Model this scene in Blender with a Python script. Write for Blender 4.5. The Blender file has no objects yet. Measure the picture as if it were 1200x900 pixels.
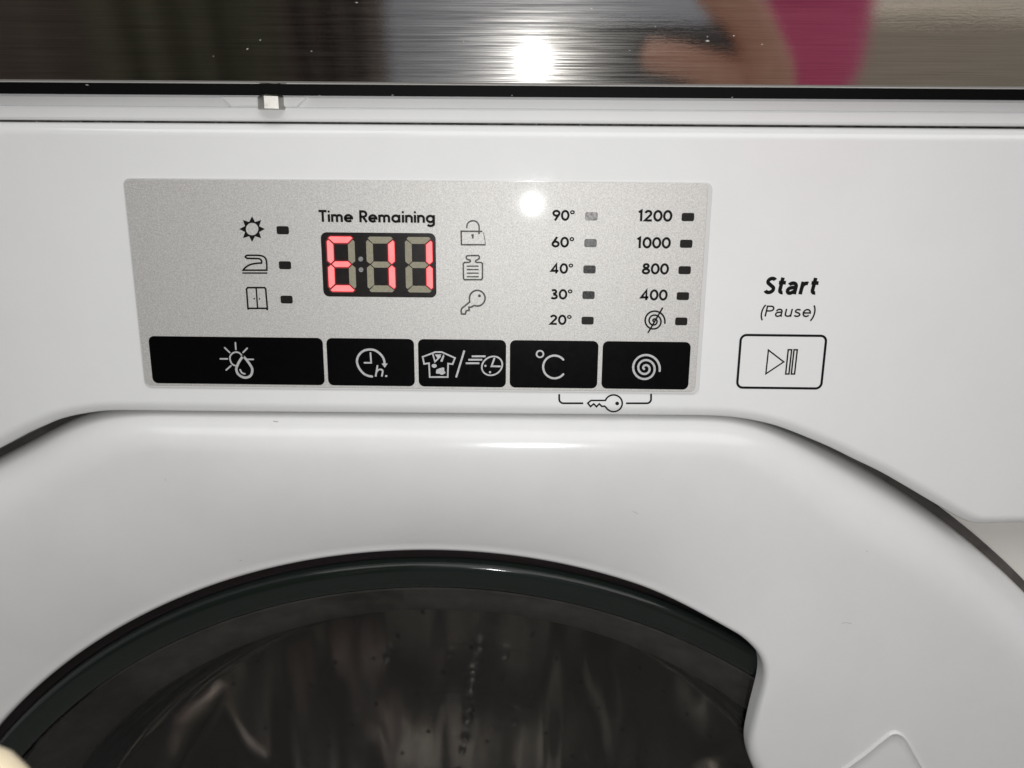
import bpy, bmesh, math, random
from mathutils import Vector, Matrix
random.seed(7)
S = bpy.context.scene
COL = S.collection
SC = 0.7558            # metres per survey unit (control panel is 130 mm wide)

# ------------------------------------------------------------------ camera
PITCH, YAW, ROLL = 0.23354327, -0.01529516, 0.00849808
CAM = Vector((0.11790372, -0.23142191, -0.00556221)) * SC
_cy, _sy, _cp, _sp = math.cos(YAW), math.sin(YAW), math.cos(PITCH), math.sin(PITCH)
FW = Vector((_sy*_cp, _cy*_cp, -_sp))
_r = Vector((_cy, -_sy, 0)); _u = _r.cross(FW)
RT = _r*math.cos(ROLL) + _u*math.sin(ROLL)
UP = _u*math.cos(ROLL) - _r*math.sin(ROLL)
cd = bpy.data.cameras.new('camera'); cam = bpy.data.objects.new('camera', cd); COL.objects.link(cam)
cam.matrix_world = Matrix(((RT.x, UP.x, -FW.x, CAM.x), (RT.y, UP.y, -FW.y, CAM.y), (RT.z, UP.z, -FW.z, CAM.z), (0, 0, 0, 1)))
cd.sensor_width = 36; cd.lens = 27.0; cd.clip_start = 0.01; cd.clip_end = 50
cd.dof.use_dof = True; cd.dof.focus_distance = 0.18; cd.dof.aperture_fstop = 20
S.camera = cam

# ------------------------------------------------------------------ world, lamps, exposure
W = bpy.data.worlds.new('World'); S.world = W; W.use_nodes = True
bg = W.node_tree.nodes['Background']; bg.inputs[0].default_value = (0.95, 0.97, 1, 1); bg.inputs[1].default_value = 0.27
S.view_settings.view_transform = 'Standard'; S.view_settings.look = 'None'
S.view_settings.exposure = 0.66; S.view_settings.gamma = 1.0
try: S.view_settings.use_curve_mapping = False
except Exception: pass
S.cycles.caustics_refractive = False
S.cycles.sample_clamp_indirect = 4.0
S.cycles.max_bounces = 10
S.cycles.transparent_max_bounces = 16
FLASH_POS = Vector((0.0921, -0.176, -0.0052))
fl = bpy.data.lights.new('phone_flash', 'AREA'); fl.shape = 'DISK'; fl.size = 0.0042; fl.energy = 0.098; fl.color = (1, 1, 0.99)
flo = bpy.data.objects.new('phone_flash', fl); COL.objects.link(flo)
flo.location = FLASH_POS; flo.rotation_euler = (math.radians(90 - 10), 0, 0)
ce = bpy.data.lights.new('overhead_fill', 'AREA'); ce.shape = 'RECTANGLE'; ce.size = 2.2; ce.size_y = 1.4; ce.energy = 13; ce.color = (1, 0.985, 0.96)  # unseen soft fill, added from above for ambient light
ceo = bpy.data.objects.new('overhead_fill', ce); COL.objects.link(ceo)
ceo.location = (0.3, -1.25, 1.15); ceo.rotation_euler = (0, 0, 0)

# ------------------------------------------------------------------ helpers
def pm(px, py, y=0.0):
    """survey point (photo measurement) -> point on the plane Y = y"""
    d = FW*900 + RT*(px-600) - UP*(py-450)
    return CAM + d*((y-CAM.y)/d.y)
def P2(pts, y=0.0):
    return [(pm(a, b, y).x, pm(a, b, y).z) for a, b in pts]
MMPX = 0.130/689

def mat(name, base, rough=0.4, metal=0.0, coat=0.0, emis=None, estr=0, spec=0.5, coat_rough=0.03):
    m = bpy.data.materials.new(name); m.use_nodes = True
    b = m.node_tree.nodes['Principled BSDF']
    b.inputs['Base Color'].default_value = (*base, 1); b.inputs['Roughness'].default_value = rough
    b.inputs['Metallic'].default_value = metal; b.inputs['Coat Weight'].default_value = coat
    b.inputs['Coat Roughness'].default_value = coat_rough
    b.inputs['Specular IOR Level'].default_value = spec
    if emis: b.inputs['Emission Color'].default_value = (*emis, 1); b.inputs['Emission Strength'].default_value = estr
    return m
def nodes(m): return m.node_tree.nodes, m.node_tree.links, m.node_tree.nodes['Principled BSDF']
def add_noise(m, scale, vec=(1, 1, 1), detail=4, rough=0.6):
    n, l, b = nodes(m)
    tc = n.new('ShaderNodeTexCoord'); mp = n.new('ShaderNodeMapping'); mp.inputs['Scale'].default_value = vec
    t = n.new('ShaderNodeTexNoise'); t.inputs['Scale'].default_value = scale; t.inputs['Detail'].default_value = detail
    t.inputs['Roughness'].default_value = rough
    l.new(tc.outputs['Object'], mp.inputs[0]); l.new(mp.outputs[0], t.inputs['Vector'])
    return t
def bump_from(m, tex, strength, dist, normal_from=None):
    n, l, b = nodes(m)
    bp = n.new('ShaderNodeBump'); bp.inputs['Strength'].default_value = strength; bp.inputs['Distance'].default_value = dist
    l.new(tex.outputs[0], bp.inputs['Height'])
    if normal_from: l.new(normal_from.outputs[0], bp.inputs['Normal'])
    l.new(bp.outputs[0], b.inputs['Normal']); return bp
def ramp_from(m, tex, a, b_, c0, c1, target):
    n, l, b = nodes(m)
    r = n.new('ShaderNodeValToRGB'); e = r.color_ramp.elements
    e[0].position = a; e[0].color = (*c0, 1); e[1].position = b_; e[1].color = (*c1, 1)
    l.new(tex.outputs[0], r.inputs[0]); l.new(r.outputs[0], b.inputs[target]); return r

M = {}
M['white'] = mat('white_plastic', (0.79, 0.795, 0.79), 0.06)
t = add_noise(M['white'], 240, detail=6); ramp_from(M['white'], t, 0.25, 0.75, (0.045,)*3, (0.075,)*3, 'Roughness')
t2 = add_noise(M['white'], 1400, detail=2); bump_from(M['white'], t2, 0.06, 0.0002)
t3 = add_noise(M['white'], 34, detail=7, rough=0.7); ramp_from(M['white'], t3, 0.3, 0.62, (0.775, 0.78, 0.775), (0.80, 0.805, 0.80), 'Base Color')
M['door_white'] = mat('door_plastic', (0.70, 0.695, 0.685), 0.2)
t = add_noise(M['door_white'], 900, detail=3); bump_from(M['door_white'], t, 0.05, 0.0002)
t3 = add_noise(M['door_white'], 40, detail=8, rough=0.7); ramp_from(M['door_white'], t3, 0.3, 0.6, (0.715, 0.715, 0.705), (0.745, 0.745, 0.74), 'Base Color')
M['body'] = mat('enamel', (0.85, 0.84, 0.79), 0.28, coat=0.3)
t = add_noise(M['body'], 300); bump_from(M['body'], t, 0.05, 0.0003)
# silver flake film
M['silver'] = mat('silver_film', (0.66, 0.65, 0.63), 0.60, metal=0.50, coat=0.10, coat_rough=0.075)
ts = add_noise(M['silver'], 3600, detail=3, rough=0.8); ramp_from(M['silver'], ts, 0.28, 0.72, (0.42, 0.412, 0.395), (0.77, 0.76, 0.735), 'Base Color')
tb = add_noise(M['silver'], 1900, detail=2); bump_from(M['silver'], tb, 0.12, 0.0001)
M['film'] = mat('clear_film', (0.66, 0.66, 0.65), 0.15, coat=0.6)
M['ink'] = mat('black_ink', (0.005, 0.005, 0.005), 0.6, spec=0.12)
t = add_noise(M['ink'], 1500); ramp_from(M['ink'], t, .3, .8, (.004,)*3, (.009,)*3, 'Base Color')
M['grey_ink'] = mat('grey_ink', (0.08, 0.078, 0.075), 0.6, spec=.15)
t = add_noise(M['grey_ink'], 2500, detail=2); ramp_from(M['grey_ink'], t, .3, .72, (.045,)*3, (.15,)*3, 'Base Color')
M['pale_ink'] = mat('pale_ink', (0.50, 0.50, 0.49), 0.45, metal=0.2)
t = add_noise(M['pale_ink'], 1800); ramp_from(M['pale_ink'], t, .3, .7, (.42,)*3, (.58,)*3, 'Base Color')
M['button'] = mat('black_button', (0.0015, 0.0015, 0.0018), 0.32, spec=0.10)
t = add_noise(M['button'], 900); ramp_from(M['button'], t, .3, .7, (.28,)*3, (.36,)*3, 'Roughness')
M['led'] = mat('dark_lens', (0.022, 0.02, 0.019), 0.4, spec=.15)
t = add_noise(M['led'], 3500, detail=2); ramp_from(M['led'], t, .4, .75, (.009,)*3, (.028, .025, .022), 'Base Color')
M['led_grey'] = mat('worn_lens', (0.10, 0.10, 0.10), 0.4)
t = add_noise(M['led_grey'], 1700, detail=3); ramp_from(M['led_grey'], t, .35, .65, (.07,)*3, (.34, .33, .32), 'Base Color')
M['led_mid'] = mat('part_worn_lens', (0.05, 0.05, 0.05), 0.4)
t = add_noise(M['led_mid'], 1700, detail=3); ramp_from(M['led_mid'], t, .35, .7, (.02,)*3, (.15,)*3, 'Base Color')
M['led_faint'] = mat('faintly_worn_lens', (0.04, 0.04, 0.04), 0.4, spec=.2)
t = add_noise(M['led_faint'], 1900, detail=3); ramp_from(M['led_faint'], t, .35, .7, (.015,)*3, (.075,)*3, 'Base Color')
M['window'] = mat('display_mask', (0.012, 0.010, 0.010), 0.35, spec=.25)
t = add_noise(M['window'], 600); ramp_from(M['window'], t, .3, .8, (.008, .0065, .0065), (.018, .014, .0135), 'Base Color')
M['seg_off'] = mat('unlit_segment', (0.27, 0.25, 0.18), 0.6)
t = add_noise(M['seg_off'], 1500); ramp_from(M['seg_off'], t, .3, .7, (.235, .215, .15), (.31, .29, .215), 'Base Color')
M['seg_on'] = mat('lit_segment', (0.30, 0.12, 0.11), 0.6, emis=(1.0, 0.115, 0.125), estr=1.0)
t = add_noise(M['seg_on'], 300); ramp_from(M['seg_on'], t, .2, .8, (.80, .09, .10), (.92, .155, .16), 'Emission Color')
M['seg_edge'] = mat('lit_segment_edge', (0.30, 0.06, 0.06), 0.6, emis=(0.85, 0.035, 0.05), estr=0.75)
t = add_noise(M['seg_edge'], 300); ramp_from(M['seg_edge'], t, .2, .8, (.72, .025, .04), (.95, .04, .06), 'Emission Color')
M['halo_lip'] = mat('segment_halo', (0.16, 0.02, 0.02), 0.5)  # red halo of the lit segments, put into the colour
t = add_noise(M['halo_lip'], 900); bump_from(M['halo_lip'], t, .1, .0001)
M['dot'] = mat('colon_lens', (0.28, 0.27, 0.28), 0.3)
t = add_noise(M['dot'], 2500); ramp_from(M['dot'], t, .3, .7, (.13,)*3, (.36,)*3, 'Base Color')
M['dark'] = mat('gap_black', (0.006, 0.006, 0.006), 0.7, spec=.2)  # blackness of the gap under the steel, held in the colour
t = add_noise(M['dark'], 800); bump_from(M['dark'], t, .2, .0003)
M['seal'] = mat('crevice_black', (0.035, 0.033, 0.03), 0.7, spec=.2)  # darkness of the door crevice as a colour
t = add_noise(M['seal'], 200); ramp_from(M['seal'], t, .3, .7, (.018, .017, .016), (.03, .028, .026), 'Base Color')
M['crevice_shade'] = mat('crevice_shade_grey', (.12, .115, .105), .6)  # shade of the door crevice as a grey colour
t = add_noise(M['crevice_shade'], 150); ramp_from(M['crevice_shade'], t, .3, .7, (.065, .060, .055), (.11, .103, .095), 'Base Color')
M['gap'] = mat('dusty_gap_filler', (0.05, 0.047, 0.043), 0.8, spec=.2)
tg = add_noise(M['gap'], 320, (1, 1, 1), detail=6, rough=.75); ramp_from(M['gap'], tg, .42, .72, (.022, .02, .019), (.18, .17, .155), 'Base Color')
M['bolt'] = mat('zinc', (0.42, 0.41, 0.38), 0.25, metal=1.0)
t = add_noise(M['bolt'], 700); ramp_from(M['bolt'], t, .3, .7, (.28,)*3, (.5,)*3, 'Roughness')

# brushed steel
m = mat('brushed_steel', (0.66, 0.645, 0.62), 0.12, metal=1.0); M['steel'] = m
n, l, b = nodes(m)
tb1 = add_noise(m, 1.0, (38, 38, 5200), detail=3, rough=.65)
tb2 = add_noise(m, 1.0, (420, 420, 2600), detail=4, rough=.7)
bp1 = n.new('ShaderNodeBump'); bp1.inputs['Strength'].default_value = .007; bp1.inputs['Distance'].default_value = .0004
l.new(tb1.outputs[0], bp1.inputs['Height'])
bp2 = n.new('ShaderNodeBump'); bp2.inputs['Strength'].default_value = .012; bp2.inputs['Distance'].default_value = .0003
l.new(tb2.outputs[0], bp2.inputs['Height']); l.new(bp1.outputs[0], bp2.inputs['Normal'])
l.new(bp2.outputs[0], b.inputs['Normal'])
b.inputs['Roughness'].default_value = .035
ramp_from(m, tb1, .3, .7, (.52, .505, .485), (.76, .745, .72), 'Base Color')
b2 = n.new('ShaderNodeBsdfPrincipled'); b2.inputs['Metallic'].default_value = 1; b2.inputs['Base Color'].default_value = (.5, .48, .45, 1)
b2.inputs['Roughness'].default_value = .25; l.new(bp2.outputs[0], b2.inputs['Normal'])
mx = n.new('ShaderNodeMixShader'); mx.inputs[0].default_value = .05
mrs = n.new('ShaderNodeMapRange'); mrs.inputs[1].default_value = .42; mrs.inputs[2].default_value = .68; mrs.inputs[3].default_value = .02; mrs.inputs[4].default_value = .17; l.new(tb1.outputs[0], mrs.inputs[0]); l.new(mrs.outputs[0], mx.inputs[0])
l.new(b.outputs[0], mx.inputs[1]); l.new(b2.outputs[0], mx.inputs[2]); l.new(mx.outputs[0], n['Material Output'].inputs[0])

# tinted glass (thin pane: see-through tint + mirror gloss)
def glass(name, tint, rough=.02, ior=1.5):
    m = bpy.data.materials.new(name); m.use_nodes = True; n = m.node_tree.nodes; l = m.node_tree.links
    n.remove(n['Principled BSDF'])
    tr = n.new('ShaderNodeBsdfTransparent'); tr.inputs[0].default_value = (*tint, 1)
    gl = n.new('ShaderNodeBsdfGlossy'); gl.inputs['Roughness'].default_value = rough
    fr = n.new('ShaderNodeFresnel'); fr.inputs[0].default_value = ior
    tx = n.new('ShaderNodeTexCoord'); nz = n.new('ShaderNodeTexNoise'); nz.inputs['Scale'].default_value = 130; nz.inputs['Detail'].default_value = 6
    mr = n.new('ShaderNodeMapRange'); mr.inputs[1].default_value = .35; mr.inputs[2].default_value = .8; mr.inputs[3].default_value = rough; mr.inputs[4].default_value = rough*2.5
    l.new(tx.outputs['Object'], nz.inputs['Vector']); l.new(nz.outputs[0], mr.inputs[0]); l.new(mr.outputs[0], gl.inputs['Roughness'])
    mx = n.new('ShaderNodeMixShader'); l.new(fr.outputs[0], mx.inputs[0]); l.new(tr.outputs[0], mx.inputs[1]); l.new(gl.outputs[0], mx.inputs[2])
    l.new(mx.outputs[0], n['Material Output'].inputs[0]); return m
M['glass'] = glass('tinted_door_glass', (.74, .73, .71))
M['bowl'] = glass('bowl_glass', (.90, .90, .88), .035, 1.075)
M['rim'] = mat('black_rim', (0.020, 0.015, 0.016), 0.22)
t = add_noise(M['rim'], 500); bump_from(M['rim'], t, .04, .0003)
M['green'] = mat('dark_green_glass_edge', (0.009, 0.0125, 0.0105), 0.12, spec=.3)
t = add_noise(M['green'], 200); bump_from(M['green'], t, .05, .0005)
M['gasket'] = mat('grey_gasket', (0.10, 0.095, 0.09), 0.6)
t = add_noise(M['gasket'], 120); ramp_from(M['gasket'], t, .3, .7, (.10, .095, .09), (.17, .165, .155), 'Base Color')
M['drum'] = mat('drum_steel', (0.72, 0.69, 0.65), 0.27, metal=1.0)
td = add_noise(M['drum'], 1, (24, 10, 5), detail=1, rough=.35); bump_from(M['drum'], td, 1.0, .022)
M['hole'] = mat('drum_hole', (0.004, 0.004, 0.004), 0.6)
t = add_noise(M['hole'], 500); bump_from(M['hole'], t, .1, .0003)

def set_props(o, label=None, cat=None, group=None, kind=None):
    if label: o['label'] = label
    if cat: o['category'] = cat
    if group: o['group'] = group
    if kind: o['kind'] = kind
    return o
def empty(name, loc=(0, 0, 0)):
    o = bpy.data.objects.new(name, None); COL.objects.link(o); o.location = loc; o.empty_display_size = .02; return o
class MB:
    def __init__(s): s.v = []; s.f = []; s.k = 0
    def add(s, vs, fs):
        b0 = len(s.v); s.v += [tuple(v) for v in vs]; s.f += [tuple(i+b0 for i in f) for f in fs]
    def build(s, name, material, parent=None, smooth=False, label=None):
        me = bpy.data.meshes.new(name); me.from_pydata(s.v, [], s.f); me.update()
        bm = bmesh.new(); bm.from_mesh(me); bmesh.ops.recalc_face_normals(bm, faces=bm.faces) if smooth != 'flatprint' else None
        bm.to_mesh(me); bm.free()
        if smooth is True:
            for p in me.polygons: p.use_smooth = True
        me.materials.append(material)
        o = bpy.data.objects.new(name, me); COL.objects.link(o)
        if parent:
            o.parent = parent
        if label: o['label'] = label
        return o
# parents carry an offset: keep children in world measure
def fix(o):
    if o.parent and o.parent.type == 'EMPTY': o.matrix_parent_inverse = Matrix.Translation(-o.parent.location)
    return o

# ---- 2-D strokes (x,z) laid as thin ink ribbons
LAY = 0.000006
def ribbon(mb, pts, w, y, closed=False, caps='round'):
    q = [pts[0]]
    for p in pts[1:]:
        if (p[0]-q[-1][0])**2+(p[1]-q[-1][1])**2 > 1e-13: q.append(p)
    if closed and (q[0][0]-q[-1][0])**2+(q[0][1]-q[-1][1])**2 < 1e-13: q.pop()
    n = len(q); h = w*1.16/2; y = y - LAY*mb.k; mb.k += 1
    L = []; Rr = []
    for i in range(n):
        if closed: a, b_, c = q[i-1], q[i], q[(i+1) % n]
        else: a, b_, c = q[max(i-1, 0)], q[i], q[min(i+1, n-1)]
        d1 = Vector((b_[0]-a[0], b_[1]-a[1])); d2 = Vector((c[0]-b_[0], c[1]-b_[1]))
        if d1.length < 1e-9: d1 = d2
        if d2.length < 1e-9: d2 = d1
        d1.normalize(); d2.normalize()
        n1 = Vector((-d1.y, d1.x)); n2 = Vector((-d2.y, d2.x)); mtr = n1+n2
        if mtr.length < 1e-6: mtr = n1
        mtr.normalize(); k = h/max(mtr.dot(n1), .45)
        L.append((b_[0]+mtr.x*k, b_[1]+mtr.y*k)); Rr.append((b_[0]-mtr.x*k, b_[1]-mtr.y*k))
    vs = [(x, y, z) for x, z in L]+[(x, y, z) for x, z in Rr]
    fs = [(i, (i+1) % n, n+(i+1) % n, n+i) for i in range(n if closed else n-1)]
    if not closed and caps == 'round':
        for i, j in ((0, 1), (n-1, n-2)):
            c = q[i]; d = Vector((c[0]-q[j][0], c[1]-q[j][1])).normalized(); a0 = math.atan2(d.y, d.x)
            b0 = len(vs); m_ = 8
            for t_ in range(m_+1):
                a = a0-math.pi/2+math.pi*t_/m_; vs.append((c[0]+h*math.cos(a), y, c[1]+h*math.sin(a)))
            fs.append(tuple(range(b0, b0+m_+1)))
    mb.add(vs, fs)
def fillpoly(mb, pts, y):
    y = y - LAY*mb.k; mb.k += 1
    mb.add([(x, y, z) for x, z in pts], [tuple(range(len(pts)))])
def arc(cx, cz, rx, rz, a0, a1, n=20):
    return [(cx+rx*math.cos(math.radians(a0+(a1-a0)*i/n)), cz+rz*math.sin(math.radians(a0+(a1-a0)*i/n))) for i in range(n+1)]
def disc(mb, cx, cz, r, y, n=20): fillpoly(mb, arc(cx, cz, r, r, 0, 360*(n-1)/n, n-1), y)
def rrect(x0, z0, x1, z1, r, shear=0.0, n=6):
    pts = []
    for cx, cz, a in ((x1-r, z1-r, 0), (x0+r, z1-r, 90), (x0+r, z0+r, 180), (x1-r, z0+r, 270)):
        pts += arc(cx, cz, r, r, a, a+90, n)
    zc = (z0+z1)/2
    return [(x+shear*(z-zc), z) for x, z in pts]
def slab(pts, y_front, y_back, bev=0.0):
    """prism from a convex-ish outline with a small rounded front edge"""
    mb = MB(); n = len(pts)
    cx = sum(p[0] for p in pts)/n; cz = sum(p[1] for p in pts)/n
    def inset(d):
        out = []
        for i in range(n):
            a, b_, c = pts[i-1], pts[i], pts[(i+1) % n]
            d1 = Vector((b_[0]-a[0], b_[1]-a[1])); d2 = Vector((c[0]-b_[0], c[1]-b_[1]))
            if d1.length < 1e-9: d1 = d2
            if d2.length < 1e-9: d2 = d1
            d1.normalize(); d2.normalize(); nn = Vector((-d1.y-d2.y, d1.x+d2.x)); nn.normalize()
            out.append((b_[0]+nn.x*d, b_[1]+nn.y*d))
        return out
    rings = [(pts, y_back)]
    if bev > 0:
        for k in range(4):
            a = math.pi/2*k/3; rings.append((inset(bev*(1-math.cos(a))), y_front+bev*(1-math.sin(a))))
    else: rings.append((pts, y_front))
    vs = []; fs = []
    for R_, y in rings: vs += [(x, y, z) for x, z in R_]
    for k in range(len(rings)-1):
        for i in range(n): fs.append((k*n+i, k*n+(i+1) % n, (k+1)*n+(i+1) % n, (k+1)*n+i))
    fs.append(tuple(range((len(rings)-1)*n, len(rings)*n))); fs.append(tuple(range(n)))
    mb.add(vs, fs); return mb
def box(mb, x0, x1, y0, y1, z0, z1):
    mb.add([(x0, y0, z0), (x1, y0, z0), (x1, y1, z0), (x0, y1, z0), (x0, y0, z1), (x1, y0, z1), (x1, y1, z1), (x0, y1, z1)],
           [(0, 1, 2, 3), (4, 5, 6, 7), (0, 1, 5, 4), (1, 2, 6, 5), (2, 3, 7, 6), (3, 0, 4, 7)])
def catmull(pts, n=8):
    out = []
    for i in range(len(pts)-1):
        p0, p1, p2, p3 = pts[max(i-1, 0)], pts[i], pts[i+1], pts[min(i+2, len(pts)-1)]
        for k in range(n):
            t_ = k/n
            out.append(tuple(.5*((2*p1[j])+(-p0[j]+p2[j])*t_+(2*p0[j]-5*p1[j]+4*p2[j]-p3[j])*t_*t_+(-p0[j]+3*p1[j]-3*p2[j]+p3[j])*t_**3) for j in (0, 1)))
    out.append(pts[-1]); return out

# ================================================================== THE WASHING MACHINE
XC = 0.0650                       # machine axis
HALF = 0.2975
wm = empty('washing_machine', (XC, 0.02, -0.70))
set_props(wm, 'white washing machine with silver control panel, red E11 display and round dark glass door', 'washing machine')
def part(mb, name, material, parent=None, smooth=False, label=None):
    o = mb.build(name, material, parent or wm, smooth, label); fix(o); return o

# cabinet
mb = MB()
box(mb, XC-HALF+.002, XC-HALF+.004, .022, .55, -.70, .013); box(mb, XC+HALF-.004, XC+HALF-.002, .022, .55, -.70, .013)
box(mb, XC-HALF+.004, XC+HALF-.004, .548, .55, -.70, .013); box(mb, XC-HALF+.004, XC+HALF-.004, .03, .546, -.70, -.698)
box(mb, XC-HALF+.004, XC+HALF-.004, .03, .546, .011, .013)
part(mb, 'cabinet', M['body'])

DC = (0.0657, -0.2625)            # polar centre used for the door
# front plate with a round opening
mb = MB(); NT = 96; vs = []; fs = []
for i in range(NT):
    a = 2*math.pi*i/NT; c, s = math.cos(a), math.sin(a)
    k = min((HALF-.002)/abs(c) if abs(c) > 1e-6 else 9, ((-.010-DC[1]) if s > 0 else (DC[1]+.698))/abs(s) if abs(s) > 1e-6 else 9)
    vs += [(DC[0]+c*.185, .0175, DC[1]+s*.185), (DC[0]+c*.187, .016, DC[1]+s*.187), (DC[0]+c*k, .016, DC[1]+s*k), (DC[0]+c*k, .022, DC[1]+s*k)]
for i in range(NT):
    j = (i+1) % NT
    for q in range(3): fs.append((4*i+q, 4*i+q+1, 4*j+q+1, 4*j+q))
mb.add(vs, fs); part(mb, 'front_plate', M['body'])

# ---- fascia: outline, rounded rim
right = [(740, 486.6), (790, 487), (830, 487.6), (862, 489.8), (892, 495), (920, 503), (967, 522), (1000, 538), (1033, 554), (1067, 573.5), (1100, 593), (1120, 604.5), (1131, 610), (1142, 613), (1156, 613.6), (1200, 613.2)]
left = [(0, 525), (16, 516.5), (33, 507.5), (50, 500), (67, 492.8), (84, 488), (100, 485), (117, 482.6), (134, 481.6), (165, 481.6), (300, 483)]
RB = 0.0032
Rp = P2(right, .0022); Lp = P2(left, .0022)
zc = Rp[-1][1]
tail = [(2*XC-x, z) for x, z in Rp[9:]][::-1]
tail = [p for p in tail if p[0] < Lp[0][0]-.004]
low = catmull(tail+Lp, 6)[:-1]+catmull(Rp, 6)
ztop = pm(600, 146.5, .003).z
xr, xl = XC+HALF, XC-HALF
outline = [(xl, low[0][1])]+low+[(xr, zc)]
outline += [(xr, ztop)]+[(xr-(xr-xl)*i/24, ztop+.0) for i in range(1, 24)]+[(xl, ztop)]
def offset_ring(pts, d):
    n = len(pts); out = []
    for i in range(n):
        a, b_, c = pts[i-1], pts[i], pts[(i+1) % n]
        d1 = Vector((b_[0]-a[0], b_[1]-a[1])); d2 = Vector((c[0]-b_[0], c[1]-b_[1])); d1.normalize(); d2.normalize()
        n1 = Vector((-d1.y, d1.x)); n2 = Vector((-d2.y, d2.x)); m_ = n1+n2; m_.normalize(); k = d/max(m_.dot(n1), .5)
        out.append((b_[0]+m_.x*k, b_[1]+m_.y*k))
    return out
mb = MB(); n = len(outline); rings = [(outline, .0150), (outline, .0070)]
K = 8
for k in range(K+1):
    a = math.pi/2*k/K; rings.append((offset_ring(outline, RB*(1-math.cos(a))), RB*(1-math.sin(a))))
vs = []; fs = []
for R_, y in rings: vs += [(x, y, z) for x, z in R_]
for k in range(len(rings)-1):
    for i in range(n): fs.append((k*n+i, k*n+(i+1) % n, (k+1)*n+(i+1) % n, (k+1)*n+i))
nq = len(fs)
fs.append(tuple(range((len(rings)-1)*n, len(rings)*n)))
mb.add(vs, fs)
fa = part(mb, 'fascia', M['white'])
bm = bmesh.new(); bm.from_mesh(fa.data)
big = [f for f in bm.faces if len(f.verts) > 4]
for f in bm.faces: f.smooth = True
bmesh.ops.triangulate(bm, faces=big)
bm.normal_update(); bm.to_mesh(fa.data); bm.free()
ns = []
for v in fa.data.vertices:
    ns.append((0, -1, 0) if v.co.y < 1e-5 else (0, 0, 0))
fa.data.normals_split_custom_set_from_vertices(ns)

# ---- top trim: lip + recessed strip above it
def strip(mb, prof_l, prof_r, x0, x1, nseg=1):
    m_ = len(prof_l); vs = []; fs = []
    for k in range(nseg+1):
        t_ = k/nseg; x = x0+(x1-x0)*t_
        for (ya, za), (yb, zb) in zip(prof_l, prof_r): vs.append((x, ya+(yb-ya)*t_, za+(zb-za)*t_))
    for k in range(nseg):
        for i in range(m_): fs.append((k*m_+i, k*m_+(i+1) % m_, (k+1)*m_+(i+1) % m_, (k+1)*m_+i))
    fs.append(tuple(range(m_))); fs.append(tuple(range(nseg*m_, (nseg+1)*m_)))
    mb.add(vs, fs)
zl_b = pm(0, 140.2, .0012).z; zr_b = pm(1200, 147.3, .0012).z
zl_t = pm(600, 127, .0012).z; zrec = pm(600, 114.6, .004).z
def lip(zb): return [(.012, zb+.0003), (.0019, zb), (.0014, zb+.0002), (.0012, zb+.0006), (.0012, zl_t-.0005), (.0015, zl_t-.00015), (.0018, zl_t), (.0022, zl_t+.0001), (.0022, zrec-.0006), (.0028, zrec), (.012, zrec)]
xa, xb = pm(0, 140, 0).x, pm(1200, 147, 0).x
sl = (zr_b-zl_b)/(xb-xa)
mb = MB(); strip(mb, lip(zl_b+sl*(xl-xa)*.3), lip(zl_b+sl*(xl-xa)*.3+(zr_b-zl_b)*1.25), xl, xr, 1)
tt = part(mb, 'top_trim', M['white'])
mb = MB(); box(mb, xl+.001, xr-.001, .0045, .009, ztop-.002, zl_b+.004); part(mb, 'gap_filler', M['gap'])  # dark strip put in for the gap's dark interior, flecked with lint

# bolt and its tab
yb = .0022
tabp = P2([(259, 113.5), (272, 126.0), (356-8, 126.6), (362, 114)], yb)
part(slab(tabp[::-1] if False else tabp, yb-.0013, yb+.001, .0007), 'mounting_tab', M['white'])
bc = pm(316, 119, yb-.0028); hw = 14.2*MMPX*1.1
mb = MB(); zt = pm(316, 113, yb-.003).z; zb_ = pm(316, 127.5, yb-.003).z
def cyl(mb, cx, cy, z0, z1, r0, r1, n=6, rot=0.0, cap=True):
    vs = [(cx+r0*math.cos(rot+2*math.pi*i/n), cy+r0*math.sin(rot+2*math.pi*i/n), z0) for i in range(n)]+[(cx+r1*math.cos(rot+2*math.pi*i/n), cy+r1*math.sin(rot+2*math.pi*i/n), z1) for i in range(n)]
    mb.add(vs, [(i, (i+1) % n, n+(i+1) % n, n+i) for i in range(n)]+[tuple(range(n)), tuple(range(n, 2*n))])
cyl(mb, bc.x, yb-.0012, zb_, zt, hw, hw, 6, math.radians(14)); cyl(mb, bc.x, yb-.0012, zt, zt+.0005, hw, hw*.75, 6, math.radians(14))
part(mb, 'bolt', M['bolt'])

# ------------------------------------------------------------------ control panel
YP = -0.0005
tl, tr, br_, bl = pm(145.5, 209), pm(833.5, 215), pm(819.5, 459.5), pm(171.5, 450.5)
px0, px1, pz0, pz1 = (tl.x+bl.x)/2, (tr.x+br_.x)/2, (bl.z+br_.z)/2, (tl.z+tr.z)/2
cp = part(slab(rrect(px0, pz0, px1-.0009, pz1, .0014), YP, -.0001, .00012), 'control_panel', M['silver'])
fm = part(slab(rrect(px0-.0003, pz0-.0005, px1+.0001, pz1+.0002, .0016), YP+.00015, .0002, .00015), 'clear_border', M['film'], cp)
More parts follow.
